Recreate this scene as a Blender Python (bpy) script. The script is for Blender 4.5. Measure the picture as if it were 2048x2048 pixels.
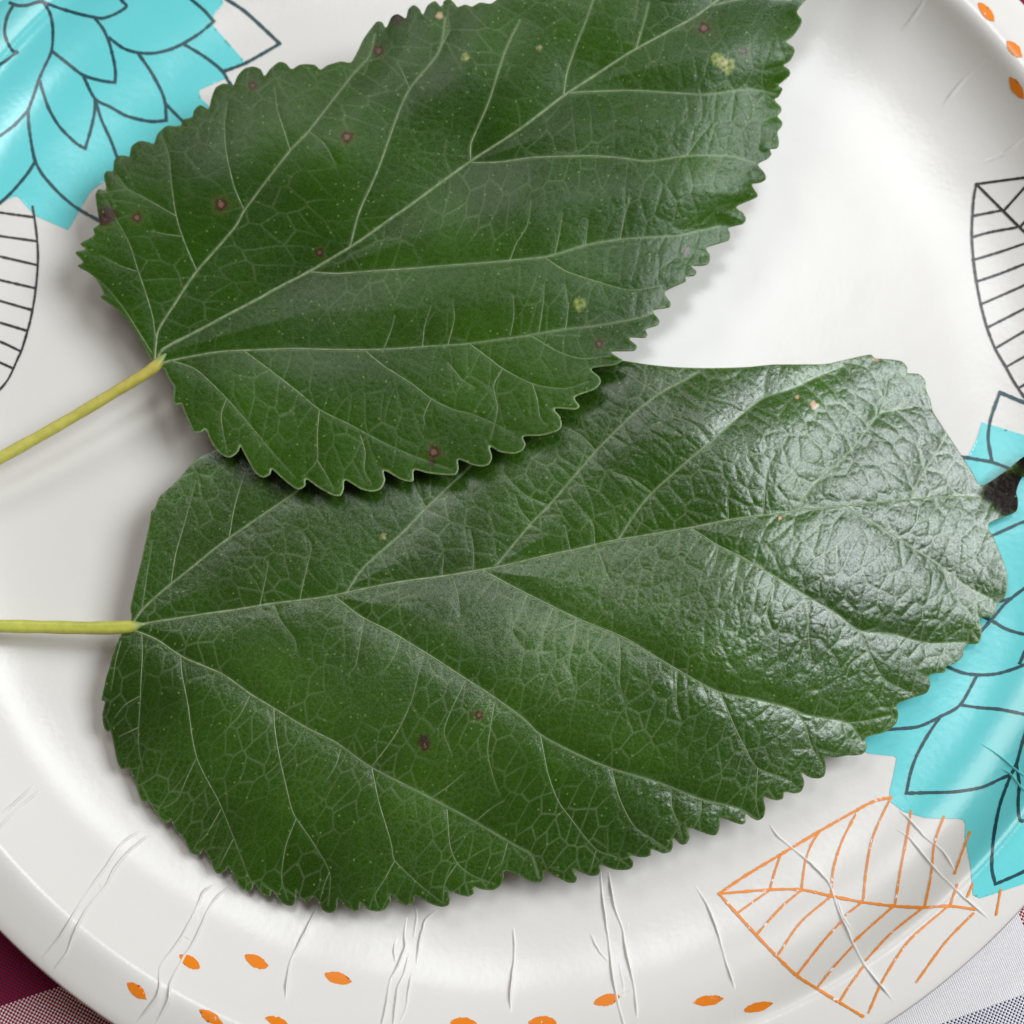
import bpy, math, random
import numpy as np
from mathutils import Matrix, Vector
random.seed(7); RNG = np.random.default_rng(7)
scene = bpy.context.scene
for o in list(bpy.data.objects): bpy.data.objects.remove(o)

# ------------------------------------------------------------------ camera
F_PX = 2490.0                       # focal length in photo pixels (2048 px wide)
TILT = math.radians(12.0); DIST = 0.222
AIM = np.array([0.0019, -0.0201, 0.004])
CAM = AIM + DIST*np.array([0.0, -math.sin(TILT), math.cos(TILT)])
cam_d = bpy.data.cameras.new('camera'); cam = bpy.data.objects.new('camera', cam_d)
scene.collection.objects.link(cam)
cam.location = CAM; cam.rotation_euler = (TILT, 0, 0)
cam_d.sensor_width = 36.0; cam_d.lens = 36.0*F_PX/2048.0
cam_d.clip_start = 0.005; cam_d.clip_end = 20.0
cam_d.dof.use_dof = True; cam_d.dof.focus_distance = 0.206; cam_d.dof.aperture_fstop = 17.0
scene.camera = cam

# ------------------------------------------------------------------ light
world = bpy.data.worlds.new('World'); scene.world = world; world.use_nodes = True
bg = world.node_tree.nodes['Background']
bg.inputs[0].default_value = (1.0, 0.81, 0.68, 1); bg.inputs[1].default_value = 0.12
def window_lamp(name, loc, target, sx, sy, watts, col):
    d = bpy.data.lights.new(name, 'AREA'); d.shape = 'RECTANGLE'; d.size = sx; d.size_y = sy
    d.energy = watts; d.color = col
    o = bpy.data.objects.new(name, d); scene.collection.objects.link(o)
    o.location = loc
    o.rotation_euler = (Vector(target)-Vector(loc)).to_track_quat('-Z', 'Y').to_euler()
    return o
window_lamp('roof_window_light', (0.136, 0.447, 1.106), (0, 0, 0), 0.28, 0.28, 2.1, (0.93, 0.97, 1.0))
window_lamp('right_window_light', (0.58, 0.14, 0.60), (0, 0, 0), 0.42, 0.42, 7.8, (0.89, 0.955, 1.0))
window_lamp('far_window_light', (-0.40, 0.66, 0.86), (0, 0, 0), 0.36, 0.34, 2.5, (0.97, 0.985, 0.98))
scene.view_settings.view_transform = 'Standard'; scene.view_settings.look = 'None'
scene.view_settings.exposure = 0.13; scene.view_settings.gamma = 1.0
scene.view_settings.use_curve_mapping = False
scene.render.engine = 'CYCLES'
scene.render.resolution_x = 1024; scene.render.resolution_y = 1024

# ------------------------------------------------------------------ helpers
MM = 0.001
ct, st = math.cos(TILT), math.sin(TILT)
def ray(u, v):
    x = (np.asarray(u, float)-1024)/F_PX; y = -(np.asarray(v, float)-1024)/F_PX
    return x, y*ct+st, y*st-ct              # direction in the place's own axes
def on_height(u, v, z):                      # where the traced point stands if it is z high
    dx, dy, dz = ray(u, v); t = (z-CAM[2])/dz
    return CAM[0]+t*dx, CAM[1]+t*dy
def smooth(a, b, x):
    t = np.clip((x-a)/(b-a), 0, 1); return t*t*(3-2*t)
_rr = np.linspace(0, 0.1206, 1800)                    # wall slope in degrees at each radius, summed up to the profile
_sl = np.interp(_rr*1000, [0, 35, 60, 75, 83, 89, 94, 99, 103, 106.5, 109.1, 110.6, 111.5, 112.3, 113.4, 115, 119.4, 120.6], [0, 0.3, 1.6, 3.0, 4.6, 7.6, 12, 18, 27, 38, 47, 50, 30, 8, -2, -5, -8, -24])
_k = np.hanning(57); _k /= _k.sum()
_sl = np.convolve(np.pad(_sl, 28, mode='edge'), _k, 'valid')
_zz = np.cumsum(np.tan(np.radians(_sl)))*(_rr[1]-_rr[0])
R_OUT = 0.1206
def out_of_round(a): return 1+0.024*np.clip(np.cos(a-0.80), 0, 1)**3
def plate_z(x, y):
    a = np.arctan2(y, x); r = np.hypot(x, y)/out_of_round(a)
    z = np.interp(r, _rr, _zz)
    w = smooth(0.082, 0.108, r)
    z = z + w*(0.35*MM*np.sin(3*a+0.6)+0.22*MM*np.sin(7*a+2.0)+0.10*MM*np.sin(17*a))
    return z + 0.12*MM*np.sin(x*70+1)*np.sin(y*60)
def on_plate(u, v, lift=0.0):
    z = np.zeros_like(np.asarray(u, float))
    for _ in range(40):
        x, y = on_height(u, v, z); z = z*0.5+0.5*(plate_z(x, y)+lift)
    x, y = on_height(u, v, z); return x, y, z
CROP = {1: (0, 0), 2: (674, 0), 3: (1348, 0), 4: (0, 674), 5: (674, 674), 6: (1348, 674), 7: (0, 1348), 8: (674, 1348), 9: (1348, 1348)}
def K(c, s):                                 # traced points of one enlargement -> photo pixels
    a = np.array([float(t) for t in s.replace(',', ' ').split()]).reshape(-1, 2)/2.76
    return a+np.array(CROP[c])
def P(s):
    return np.array([float(t) for t in s.replace(',', ' ').split()]).reshape(-1, 2)
def spline(p, step=6.0, closed=False):       # Catmull-Rom through the points, evenly resampled
    p = np.asarray(p, float)
    if len(p) < 3 and not closed:
        n = max(2, int(np.hypot(*(p[-1]-p[0]))/step)+1)
        return p[0]+(p[-1]-p[0])*np.linspace(0, 1, n)[:, None]
    q = np.vstack([p[-1:], p, p[:2]]) if closed else np.vstack([2*p[0]-p[1], p, 2*p[-1]-p[-2]])
    out = []
    for i in range(1, len(q)-2):
        a, b, c, d = q[i-1], q[i], q[i+1], q[i+2]
        n = max(1, int(math.ceil(np.hypot(*(c-b))/step)))
        t = (np.arange(n)/n)[:, None]
        m1 = (c-a)*0.42; m2 = (d-b)*0.42
        L = np.hypot(*(c-b))
        for m in (m1, m2):
            lm = np.hypot(*m)
            if lm > L: m *= L/lm
        out.append((2*t**3-3*t**2+1)*b+(t**3-2*t**2+t)*m1+(-2*t**3+3*t**2)*c+(t**3-t**2)*m2)
    if not closed: out.append(p[-1:])
    return np.vstack(out)

def make_mesh(name, verts, quads=None, tris=None, smooth_shade=True):
    me = bpy.data.meshes.new(name)
    verts = np.asarray(verts, np.float32)
    quads = np.zeros((0, 4), np.int32) if quads is None or len(quads) == 0 else np.asarray(quads, np.int32)
    tris = np.zeros((0, 3), np.int32) if tris is None or len(tris) == 0 else np.asarray(tris, np.int32)
    me.vertices.add(len(verts)); me.vertices.foreach_set('co', verts.ravel())
    nl = quads.size+tris.size
    me.loops.add(nl); me.loops.foreach_set('vertex_index', np.concatenate([quads.ravel(), tris.ravel()]))
    npoly = len(quads)+len(tris); me.polygons.add(npoly)
    st_ = np.concatenate([np.arange(len(quads))*4, quads.size+np.arange(len(tris))*3]).astype(np.int32)
    me.polygons.foreach_set('loop_start', st_)
    me.polygons.foreach_set('use_smooth', np.full(npoly, smooth_shade))
    me.update(calc_edges=True); me.validate()
    return me
def link(name, me, mat, parent=None):
    o = bpy.data.objects.new(name, me); scene.collection.objects.link(o)
    if me is not None and mat is not None: me.materials.append(mat)
    if parent is not None: o.parent = parent
    return o
def tag(o, label, cat, group=None):
    o['label'] = label; o['category'] = cat
    if group: o['group'] = group
def set_col(me, name, arr, alpha=None):
    at = me.color_attributes.new(name, 'FLOAT_COLOR', 'POINT')
    a = np.ones((len(arr), 4), np.float32); a[:, :3] = arr
    if alpha is not None: a[:, 3] = alpha
    at.data.foreach_set('color', a.ravel())

class Grid: pass
def region(poly, h, need=60.0):
    """regular sheet of points inside a traced outline, its rim snapped onto the outline"""
    g = Grid(); g.h = h
    x0, y0 = poly.min(0)-3*h; x1, y1 = poly.max(0)+3*h
    nx = int((x1-x0)/h)+1; ny = int((y1-y0)/h)+1
    X, Y = np.meshgrid(x0+np.arange(nx)*h, y0+np.arange(ny)*h)
    g.x0, g.y0, g.nx, g.ny = x0, y0, nx, ny
    ins = np.zeros(X.shape, bool); D = np.full(X.shape, 1e9); CX = X.copy(); CY = Y.copy()
    N = len(poly); xs = x0+np.arange(nx)*h; ys = y0+np.arange(ny)*h
    for i in range(N):
        a = poly[i]; b = poly[(i+1) % N]
        if a[1] != b[1]:
            lo, hi = min(a[1], b[1]), max(a[1], b[1])
            j0 = int(np.searchsorted(ys, lo, 'right')); j1 = int(np.searchsorted(ys, hi, 'right'))
            for j in range(j0, j1):
                xi = a[0]+(ys[j]-a[1])*(b[0]-a[0])/(b[1]-a[1])
                ins[j, int(np.searchsorted(xs, xi, 'left')):] ^= True
        i0 = max(0, int((min(a[0], b[0])-need-x0)/h)); i1 = min(nx, int((max(a[0], b[0])+need-x0)/h)+2)
        j0 = max(0, int((min(a[1], b[1])-need-y0)/h)); j1 = min(ny, int((max(a[1], b[1])+need-y0)/h)+2)
        sx, sy = X[j0:j1, i0:i1], Y[j0:j1, i0:i1]
        d = b-a; L2 = max(d@d, 1e-9)
        t = np.clip(((sx-a[0])*d[0]+(sy-a[1])*d[1])/L2, 0, 1)
        px, py = a[0]+t*d[0], a[1]+t*d[1]; dd = np.hypot(sx-px, sy-py)
        m = dd < D[j0:j1, i0:i1]
        D[j0:j1, i0:i1][m] = dd[m]; CX[j0:j1, i0:i1][m] = px[m]; CY[j0:j1, i0:i1][m] = py[m]
    snap = ((~ins) & (D < 0.72*h)) | (ins & (D < 0.28*h))
    X = np.where(snap, CX, X); Y = np.where(snap, CY, Y)
    inn = ins | snap
    D = np.where(snap, 0, np.minimum(D, need)); g.D = np.where(inn, D, -D)
    g.X, g.Y, g.inn = X, Y, inn
    idx = np.full(X.shape, -1, np.int64); idx[inn] = np.arange(inn.sum()); g.idx = idx
    a, b, c, d = idx[:-1, :-1], idx[:-1, 1:], idx[1:, 1:], idx[1:, :-1]
    S = np.stack([d, c, b, a], -1).reshape(-1, 4); cnt = (S >= 0).sum(1)
    g.quads = S[cnt == 4]
    T = S[cnt == 3]; g.tris = np.array([r[r >= 0] for r in T], np.int64) if len(T) else np.zeros((0, 3), np.int64)
    return g
def gsample(g, A, u, v):
    fx = np.clip((np.asarray(u)-g.x0)/g.h, 0, g.nx-1.001); fy = np.clip((np.asarray(v)-g.y0)/g.h, 0, g.ny-1.001)
    i = fx.astype(int); j = fy.astype(int); fx = fx-i; fy = fy-j
    return (A[j, i]*(1-fx)+A[j, i+1]*fx)*(1-fy)+(A[j+1, i]*(1-fx)+A[j+1, i+1]*fx)*fy

# ------------------------------------------------------------------ materials
def new_mat(name):
    m = bpy.data.materials.new(name); m.use_nodes = True
    nt = m.node_tree; return m, nt, nt.nodes['Principled BSDF']
def node(nt, t, **kw):
    n = nt.nodes.new(t)
    for k, v in kw.items():
        if k.startswith('i_'): n.inputs[k[2:].replace('_', ' ')].default_value = v
        else: setattr(n, k, v)
    return n
def paper_mat(name, col, rough, speck=None):
    m, nt, p = new_mat(name)
    tc = node(nt, 'ShaderNodeTexCoord')
    n1 = node(nt, 'ShaderNodeTexNoise', i_Scale=9.0, i_Detail=3.0); n2 = node(nt, 'ShaderNodeTexNoise', i_Scale=900.0, i_Detail=2.0)
    for n in (n1, n2): nt.links.new(tc.outputs['Object'], n.inputs['Vector'])
    mx = node(nt, 'ShaderNodeMix', data_type='RGBA')
    mx.inputs[6].default_value = (*col, 1); mx.inputs[7].default_value = (col[0]*.96, col[1]*.955, col[2]*.94, 1)
    nt.links.new(n1.outputs['Fac'], mx.inputs[0]); last = mx.outputs[2]
    if speck:
        n3 = node(nt, 'ShaderNodeTexNoise', i_Scale=speck[0], i_Detail=4.0, i_Roughness=0.7); nt.links.new(tc.outputs['Object'], n3.inputs['Vector'])
        r = node(nt, 'ShaderNodeMapRange', i_From_Min=speck[1], i_From_Max=speck[1]+0.04); nt.links.new(n3.outputs['Fac'], r.inputs['Value'])
        m2 = node(nt, 'ShaderNodeMix', data_type='RGBA'); nt.links.new(r.outputs[0], m2.inputs[0]); nt.links.new(last, m2.inputs[6])
        m2.inputs[7].default_value = (0.80, 0.72, 0.64, 1); last = m2.outputs[2]
    nt.links.new(last, p.inputs['Base Color'])
    rr = node(nt, 'ShaderNodeMapRange', i_To_Min=rough-.04, i_To_Max=rough+.06); nt.links.new(n1.outputs['Fac'], rr.inputs['Value'])
    nt.links.new(rr.outputs[0], p.inputs['Roughness'])
    b = node(nt, 'ShaderNodeBump', i_Strength=0.12, i_Distance=0.00015); nt.links.new(n2.outputs['Fac'], b.inputs['Height'])
    n4 = node(nt, 'ShaderNodeTexNoise', i_Scale=55.0, i_Detail=2.0); nt.links.new(tc.outputs['Object'], n4.inputs['Vector'])
    b2 = node(nt, 'ShaderNodeBump', i_Strength=0.25, i_Distance=0.0006); nt.links.new(n4.outputs['Fac'], b2.inputs['Height']); nt.links.new(b.outputs[0], b2.inputs['Normal'])
    nt.links.new(b2.outputs[0], p.inputs['Normal'])
    return m
M_PAPER = paper_mat('coated_paper', (0.68, 0.65, 0.615), 0.21)
M_TEAL = paper_mat('teal_ink', (0.14, 0.60, 0.62), 0.17)
M_TEALLINE = paper_mat('dark_teal_ink', (0.006, 0.055, 0.070), 0.26)
M_BLACK = paper_mat('black_ink', (0.028, 0.024, 0.022), 0.26)
M_ORANGE = paper_mat('orange_ink', (0.78, 0.24, 0.022), 0.28, (700.0, 0.60))
M_SEED = paper_mat('orange_seed_ink', (0.74, 0.20, 0.010), 0.28, (420.0, 0.63))

def cloth_mat():
    m, nt, p = new_mat('woven_plaid_cotton')
    tc = node(nt, 'ShaderNodeTexCoord'); mp = node(nt, 'ShaderNodeMapping'); mp.inputs['Rotation'].default_value = (0, 0, -CLOTH_A)
    nt.links.new(tc.outputs['Object'], mp.inputs['Vector'])
    # slight waviness of the threads
    nz = node(nt, 'ShaderNodeTexNoise', i_Scale=160.0, i_Detail=2.0); nt.links.new(mp.outputs[0], nz.inputs['Vector'])
    off = node(nt, 'ShaderNodeVectorMath', operation='MULTIPLY_ADD'); nt.links.new(nz.outputs['Color'], off.inputs[0])
    off.inputs[1].default_value = (0.0004, 0.0004, 0); nt.links.new(mp.outputs[0], off.inputs[2])
    sp = node(nt, 'ShaderNodeSeparateXYZ'); nt.links.new(off.outputs[0], sp.inputs[0])
    def M(op, a, b=None, c=None):
        n = node(nt, 'ShaderNodeMath', operation=op)
        for i, q in enumerate((a, b, c)):
            if q is None: continue
            if isinstance(q, (int, float)): n.inputs[i].default_value = q
            else: nt.links.new(q, n.inputs[i])
        return n.outputs[0]
    u, v = sp.outputs[0], sp.outputs[1]
    k = math.pi/0.00037
    su = M('SINE', M('MULTIPLY', u, k)); sv = M('SINE', M('MULTIPLY', v, k))
    w = M('MULTIPLY', su, sv)                          # >0 warp on top, <0 weft on top
    top = M('SMOOTH_MIN', 1.0, M('MAXIMUM', M('MULTIPLY_ADD', w, 2.2, 0.80), 0.0), 0.1)
    def stripe(x, edges, cols):                        # cols between the edges
        r = node(nt, 'ShaderNodeValToRGB'); r.color_ramp.interpolation = 'CONSTANT'
        mr = node(nt, 'ShaderNodeMapRange', i_From_Min=-0.2, i_From_Max=0.2); nt.links.new(x, mr.inputs['Value']); nt.links.new(mr.outputs[0], r.inputs[0])
        e = r.color_ramp.elements; e[0].position = 0; e[0].color = (*cols[0], 1); e.remove(e[1])
        for q, c in zip(edges, cols[1:]):
            ne = e.new((q+0.2)/0.4); ne.color = (*c, 1)
        return r.outputs[0]
    RED = (0.34, 0.009, 0.024); WHT = (0.86, 0.83, 0.84); BLU = (0.022, 0.024, 0.11); MAR = (0.085, 0.006, 0.012)
    warp = stripe(u, STRIPE_U, (RED, WHT, RED))
    weft = stripe(v, STRIPE_V, (BLU, WHT, BLU))
    mx = node(nt, 'ShaderNodeMix', data_type='RGBA'); nt.links.new(top, mx.inputs[0]); nt.links.new(weft, mx.inputs[6]); nt.links.new(warp, mx.inputs[7])
    n5 = node(nt, 'ShaderNodeTexNoise', i_Scale=2500.0, i_Detail=2.0); nt.links.new(mp.outputs[0], n5.inputs['Vector'])
    mul = node(nt, 'ShaderNodeMix', data_type='RGBA', blend_type='MULTIPLY'); mul.inputs[0].default_value = 0.25
    nt.links.new(mx.outputs[2], mul.inputs[6]); nt.links.new(n5.outputs['Fac'], mul.inputs[7])
    nt.links.new(mul.outputs[2], p.inputs['Base Color'])
    p.inputs['Roughness'].default_value = 0.9; p.inputs['Specular IOR Level'].default_value = 0.15
    hgt = M('ABSOLUTE', w)
    b = node(nt, 'ShaderNodeBump', i_Strength=0.45, i_Distance=0.00025); nt.links.new(hgt, b.inputs['Height'])
    nt.links.new(b.outputs[0], p.inputs['Normal'])
    return m
CLOTH_A = math.radians(18.5); CLOTH_Z = -0.0032
def cloth_uv(u, v):
    x, y = on_height(u, v, CLOTH_Z); ca, sa = math.cos(CLOTH_A), math.sin(CLOTH_A)
    return x*ca+y*sa, -x*sa+y*ca
STRIPE_U = (float(cloth_uv(760, 2100)[0]), float(cloth_uv(2024, 1838)[0]))
STRIPE_V = (float(cloth_uv(1975, 2021)[1]), float(cloth_uv(75, 1999)[1]))
M_CLOTH = cloth_mat()

def leaf_mat(name, rough):
    m, nt, p = new_mat(name)
    at = node(nt, 'ShaderNodeVertexColor', layer_name='col')
    tc = node(nt, 'ShaderNodeTexCoord')
    n1 = node(nt, 'ShaderNodeTexNoise', i_Scale=3000.0, i_Detail=4.0, i_Roughness=0.65)
    n2 = node(nt, 'ShaderNodeTexNoise', i_Scale=60.0, i_Detail=4.0)
    vo = node(nt, 'ShaderNodeTexVoronoi', i_Scale=900.0)
    vs = node(nt, 'ShaderNodeTexVoronoi', i_Scale=720.0)
    for n in (n1, n2, vo, vs): nt.links.new(tc.outputs['Object'], n.inputs['Vector'])
    hs = node(nt, 'ShaderNodeHueSaturation'); nt.links.new(at.outputs[0], hs.inputs['Color'])
    r = node(nt, 'ShaderNodeMapRange', i_From_Min=.3, i_From_Max=.7, i_To_Min=0.78, i_To_Max=1.25); nt.links.new(n2.outputs['Fac'], r.inputs['Value'])
    r1 = node(nt, 'ShaderNodeMapRange', i_From_Min=.3, i_From_Max=.7, i_To_Min=0.82, i_To_Max=1.2); nt.links.new(n1.outputs['Fac'], r1.inputs['Value'])
    mm = node(nt, 'ShaderNodeMath', operation='MULTIPLY'); nt.links.new(r.outputs[0], mm.inputs[0]); nt.links.new(r1.outputs[0], mm.inputs[1])
    nt.links.new(mm.outputs[0], hs.inputs['Value'])
    # tiny pale hair bases
    rs = node(nt, 'ShaderNodeMapRange', i_From_Min=0.17, i_From_Max=0.09); nt.links.new(vs.outputs['Distance'], rs.inputs['Value'])
    cs = node(nt, 'ShaderNodeSeparateColor'); nt.links.new(vs.outputs['Color'], cs.inputs[0])
    gt = node(nt, 'ShaderNodeMath', operation='GREATER_THAN'); gt.inputs[1].default_value = 0.5; nt.links.new(cs.outputs[0], gt.inputs[0])
    sm = node(nt, 'ShaderNodeMath', operation='MULTIPLY'); nt.links.new(rs.outputs[0], sm.inputs[0]); nt.links.new(gt.outputs[0], sm.inputs[1])
    s2 = node(nt, 'ShaderNodeMath', operation='MULTIPLY'); s2.inputs[1].default_value = 0.5; nt.links.new(sm.outputs[0], s2.inputs[0])
    mx = node(nt, 'ShaderNodeMix', data_type='RGBA'); nt.links.new(s2.outputs[0], mx.inputs[0]); nt.links.new(hs.outputs[0], mx.inputs[6]); mx.inputs[7].default_value = (0.22, 0.33, 0.09, 1)
    nt.links.new(mx.outputs[2], p.inputs['Base Color'])
    rg = node(nt, 'ShaderNodeMapRange', i_From_Min=.3, i_From_Max=.7, i_To_Min=rough-.06, i_To_Max=rough+.08); nt.links.new(n1.outputs['Fac'], rg.inputs['Value']); nt.links.new(rg.outputs[0], p.inputs['Roughness'])
    sv = node(nt, 'ShaderNodeMapRange', i_From_Min=.35, i_From_Max=.65, i_To_Min=0.55, i_To_Max=1.45); nt.links.new(n1.outputs['Fac'], sv.inputs['Value'])
    sw = node(nt, 'ShaderNodeMath', operation='MULTIPLY'); nt.links.new(sv.outputs[0], sw.inputs[0]); nt.links.new(at.outputs[1], sw.inputs[1]); nt.links.new(sw.outputs[0], p.inputs['Specular IOR Level'])
    b = node(nt, 'ShaderNodeBump', i_Strength=0.34, i_Distance=0.00012); nt.links.new(n1.outputs['Fac'], b.inputs['Height'])
    b2 = node(nt, 'ShaderNodeBump', i_Strength=0.12, i_Distance=0.0002); nt.links.new(vo.outputs['Distance'], b2.inputs['Height']); nt.links.new(b.outputs[0], b2.inputs['Normal'])
    nt.links.new(b2.outputs[0], p.inputs['Normal'])
    tr = node(nt, 'ShaderNodeBsdfTranslucent'); nt.links.new(mx.outputs[2], tr.inputs[0])
    ms = node(nt, 'ShaderNodeMixShader'); ms.inputs[0].default_value = 0.12
    out = nt.nodes['Material Output']
    nt.links.new(p.outputs[0], ms.inputs[1]); nt.links.new(tr.outputs[0], ms.inputs[2]); nt.links.new(ms.outputs[0], out.inputs[0])
    return m
M_LEAF1 = leaf_mat('leaf_green_smooth', 0.31)
M_LEAF2 = leaf_mat('leaf_green_bullate', 0.28)
def vein_mat():
    m, nt, p = new_mat('pale_vein')
    tc = node(nt, 'ShaderNodeTexCoord'); n1 = node(nt, 'ShaderNodeTexNoise', i_Scale=1200.0, i_Detail=3.0); nt.links.new(tc.outputs['Object'], n1.inputs['Vector'])
    r = node(nt, 'ShaderNodeValToRGB'); nt.links.new(n1.outputs['Fac'], r.inputs[0])
    r.color_ramp.elements[0].position = .3; r.color_ramp.elements[0].color = (0.11, 0.17, 0.065, 1)
    r.color_ramp.elements[1].position = .7; r.color_ramp.elements[1].color = (0.25, 0.31, 0.17, 1)
    nt.links.new(r.outputs[0], p.inputs['Base Color']); p.inputs['Roughness'].default_value = 0.5
    return m
M_VEIN = vein_mat()
def petiole_mat():
    m, nt, p = new_mat('petiole_skin')
    at = node(nt, 'ShaderNodeVertexColor', layer_name='col'); tc = node(nt, 'ShaderNodeTexCoord')
    n1 = node(nt, 'ShaderNodeTexNoise', i_Scale=700.0, i_Detail=3.0); nt.links.new(tc.outputs['Object'], n1.inputs['Vector'])
    r = node(nt, 'ShaderNodeMapRange', i_To_Min=0.75, i_To_Max=1.25); nt.links.new(n1.outputs['Fac'], r.inputs['Value'])
    hs = node(nt, 'ShaderNodeHueSaturation'); nt.links.new(at.outputs[0], hs.inputs['Color']); nt.links.new(r.outputs[0], hs.inputs['Value'])
    nt.links.new(hs.outputs[0], p.inputs['Base Color']); p.inputs['Roughness'].default_value = 0.42
    p.inputs['Subsurface Weight'].default_value = 0.15; p.inputs['Subsurface Radius'].default_value = (0.001, 0.001, 0.0004)
    b = node(nt, 'ShaderNodeBump', i_Strength=0.3, i_Distance=0.0002); nt.links.new(n1.outputs['Fac'], b.inputs['Height']); nt.links.new(b.outputs[0], p.inputs['Normal'])
    return m
M_PET = petiole_mat()

# ------------------------------------------------------------------ tablecloth
def build_cloth():
    n = 160; xs = np.linspace(-0.28, 0.28, n); X, Y = np.meshgrid(xs, xs)
    Z = -0.0032 + 0.0007*np.sin(X*28+1)*np.sin(Y*23)+0.0005*np.sin(X*61+Y*40)
    r = np.hypot(X, Y); Z = Z - 0.0008*smooth(0.07, 0.02, r)
    i = np.arange(n*n).reshape(n, n)
    q = np.stack([i[:-1, :-1], i[:-1, 1:], i[1:, 1:], i[1:, :-1]], -1).reshape(-1, 4)
    o = link('tablecloth', make_mesh('tablecloth', np.stack([X, Y, Z], -1).reshape(-1, 3), q), M_CLOTH)
    tag(o, 'red, white and blue woven plaid tablecloth under the paper plate', 'tablecloth')
build_cloth()

# ------------------------------------------------------------------ paper plate
plate = bpy.data.objects.new('paper_plate', None); scene.collection.objects.link(plate)
plate.empty_display_size = 0.02
tag(plate, 'round white paper plate printed with teal flowers, line leaves and orange seeds', 'plate')
def build_plate():
    NS = 512
    rs = np.concatenate([np.linspace(0.004, 0.076, 22), np.linspace(0.078, 0.1188, 110), np.linspace(0.1190, R_OUT, 6)])
    a = np.arange(NS)*2*math.pi/NS; th = 0.0006
    V = [[0, 0, float(plate_z(0.0, 0.0))]]; ring = []
    rows = [(r, 0.0) for r in rs]+[(R_OUT+0.00035, -th*0.5), (R_OUT, -th)]+[(r, -th) for r in rs[::-3]]
    for r, dz in rows:
        q_ = out_of_round(a); x, y = r*q_*np.cos(a), r*q_*np.sin(a); rr = min(r, R_OUT)*q_
        z = plate_z(rr*np.cos(a), rr*np.sin(a))+dz
        ring.append(len(V)); V += np.stack([x, y, z], -1).tolist()
    Q = []; T = []; i = np.arange(NS); j = (i+1) % NS
    T += np.stack([np.zeros(NS, int), ring[0]+i, ring[0]+j], -1).tolist()
    for k in range(len(ring)-1):
        Q.append(np.stack([ring[k]+i, ring[k+1]+i, ring[k+1]+j, ring[k]+j], -1))
    V.append([0, 0, -th+float(plate_z(0.0, 0.0))]); c = len(V)-1
    T += np.stack([np.full(NS, c), ring[-1]+j, ring[-1]+i], -1).tolist()
    link('plate_body', make_mesh('plate_body', V, np.vstack(Q), np.array(T)), M_PAPER, plate)
build_plate()

def ribbon(lines, width, lift, step=5.0, jit=0.10, cap=True):
    """flat printed strokes that follow the plate"""
    V = []; Q = []
    for ln in lines:
        w0 = width
        if isinstance(ln, tuple): ln, w0 = ln
        p = spline(ln, step); d = np.gradient(p, axis=0); d /= np.maximum(np.hypot(d[:, 0], d[:, 1]), 1e-6)[:, None]
        nrm = np.stack([-d[:, 1], d[:, 0]], -1)
        p = p.copy(); p[0] -= d[0]*w0*.4; p[-1] += d[-1]*w0*.4
        ww = w0*0.5*(1+jit*RNG.standard_normal(len(p)))
        U = [p+nrm*(ww*s)[:, None] for s in (-1, 0, 1)]
        b = len(V); n = len(p)
        for q in U:
            x, y, z = on_plate(q[:, 0], q[:, 1], lift); V += np.stack([x, y, z], -1).tolist()
        i = np.arange(n-1)
        for s in range(2):
            Q.append(np.stack([b+s*n+i, b+(s+1)*n+i, b+(s+1)*n+i+1, b+s*n+i+1], -1))
    return np.array(V), np.vstack(Q)
def print_lines(name, lines, width, mat, parent, lift=0.00013, jit=0.10):
    v, q = ribbon(lines, width, lift, jit=jit)
    me = make_mesh(name, v, q); me.flip_normals() if False else None
    return link(name, me, mat, parent)
def print_fill(name, poly, mat, parent, h=4.0, lift=0.00007):
    g = region(poly, h, 20.0); u, v = g.X[g.inn], g.Y[g.inn]
    x, y, z = on_plate(u, v, lift)
    return link(name, make_mesh(name, np.stack([x, y, z], -1), g.quads, g.tris), mat, parent)

# teal flowers
flowerA = print_fill('flower_print', P('-160 -210  60 -230 230 -190 330 -120 420 -60 447 7 427 29 427 52 487 120 486 128 447 143 453 156 397 181 402 197 470 260 420 330 300 360 230 350 188 377 178 388 136 460 69 431 34 391 0 406 -80 440 -160 380 -230 330 -260 200 -300 60 -250 -80'), M_TEAL, plate)
flowerA['label'] = 'teal flower with dark petal outlines, upper left of the plate'
print_lines('petal_outline', [K(1, s) for s in (
 '235 5 275 70 292 160 285 280 245 370 215 440 185 530 155 610', '75 25 40 90 25 170 40 230 70 280 95 290', '55 15 100 30 150 28 200 12 235 5',
 '235 10 330 45 430 75 520 95 570 100 640 75 698 35 670 0 640 -60', '520 95 570 160 605 240 630 340', '630 340 638 400 635 455', '635 455 560 445 460 415 380 355 285 280',
 '605 210 680 265 760 290 850 293 940 272 1010 240 1100 185 1180 118', '1180 118 1130 60 1060 0 980 -60', '1200 -40 1260 0 1350 60 1450 150 1545 240', '1545 240 1450 295 1350 350 1230 395',
 '1010 240 1110 300 1180 350 1230 395 1260 445 1290 490', '760 290 830 390 890 500 912 570 918 665', '918 665 830 670 700 640 610 590 525 545 460 420',
 '912 570 960 620 1010 670 1060 720', '525 545 522 620 500 720 470 820', '470 820 420 790 330 700 270 600 235 500 222 450', '525 545 560 660 610 770 640 850 670 930',
 '155 610 160 700 175 800 195 890 240 970 330 1070 420 1145 545 1215 620 1240', '195 890 150 960 70 1055 0 1120 -60 1160', '155 610 80 690 0 750 -60 790', '95 285 40 330 0 355 -60 390')],
 6.5, M_TEALLINE, flowerA)
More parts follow.
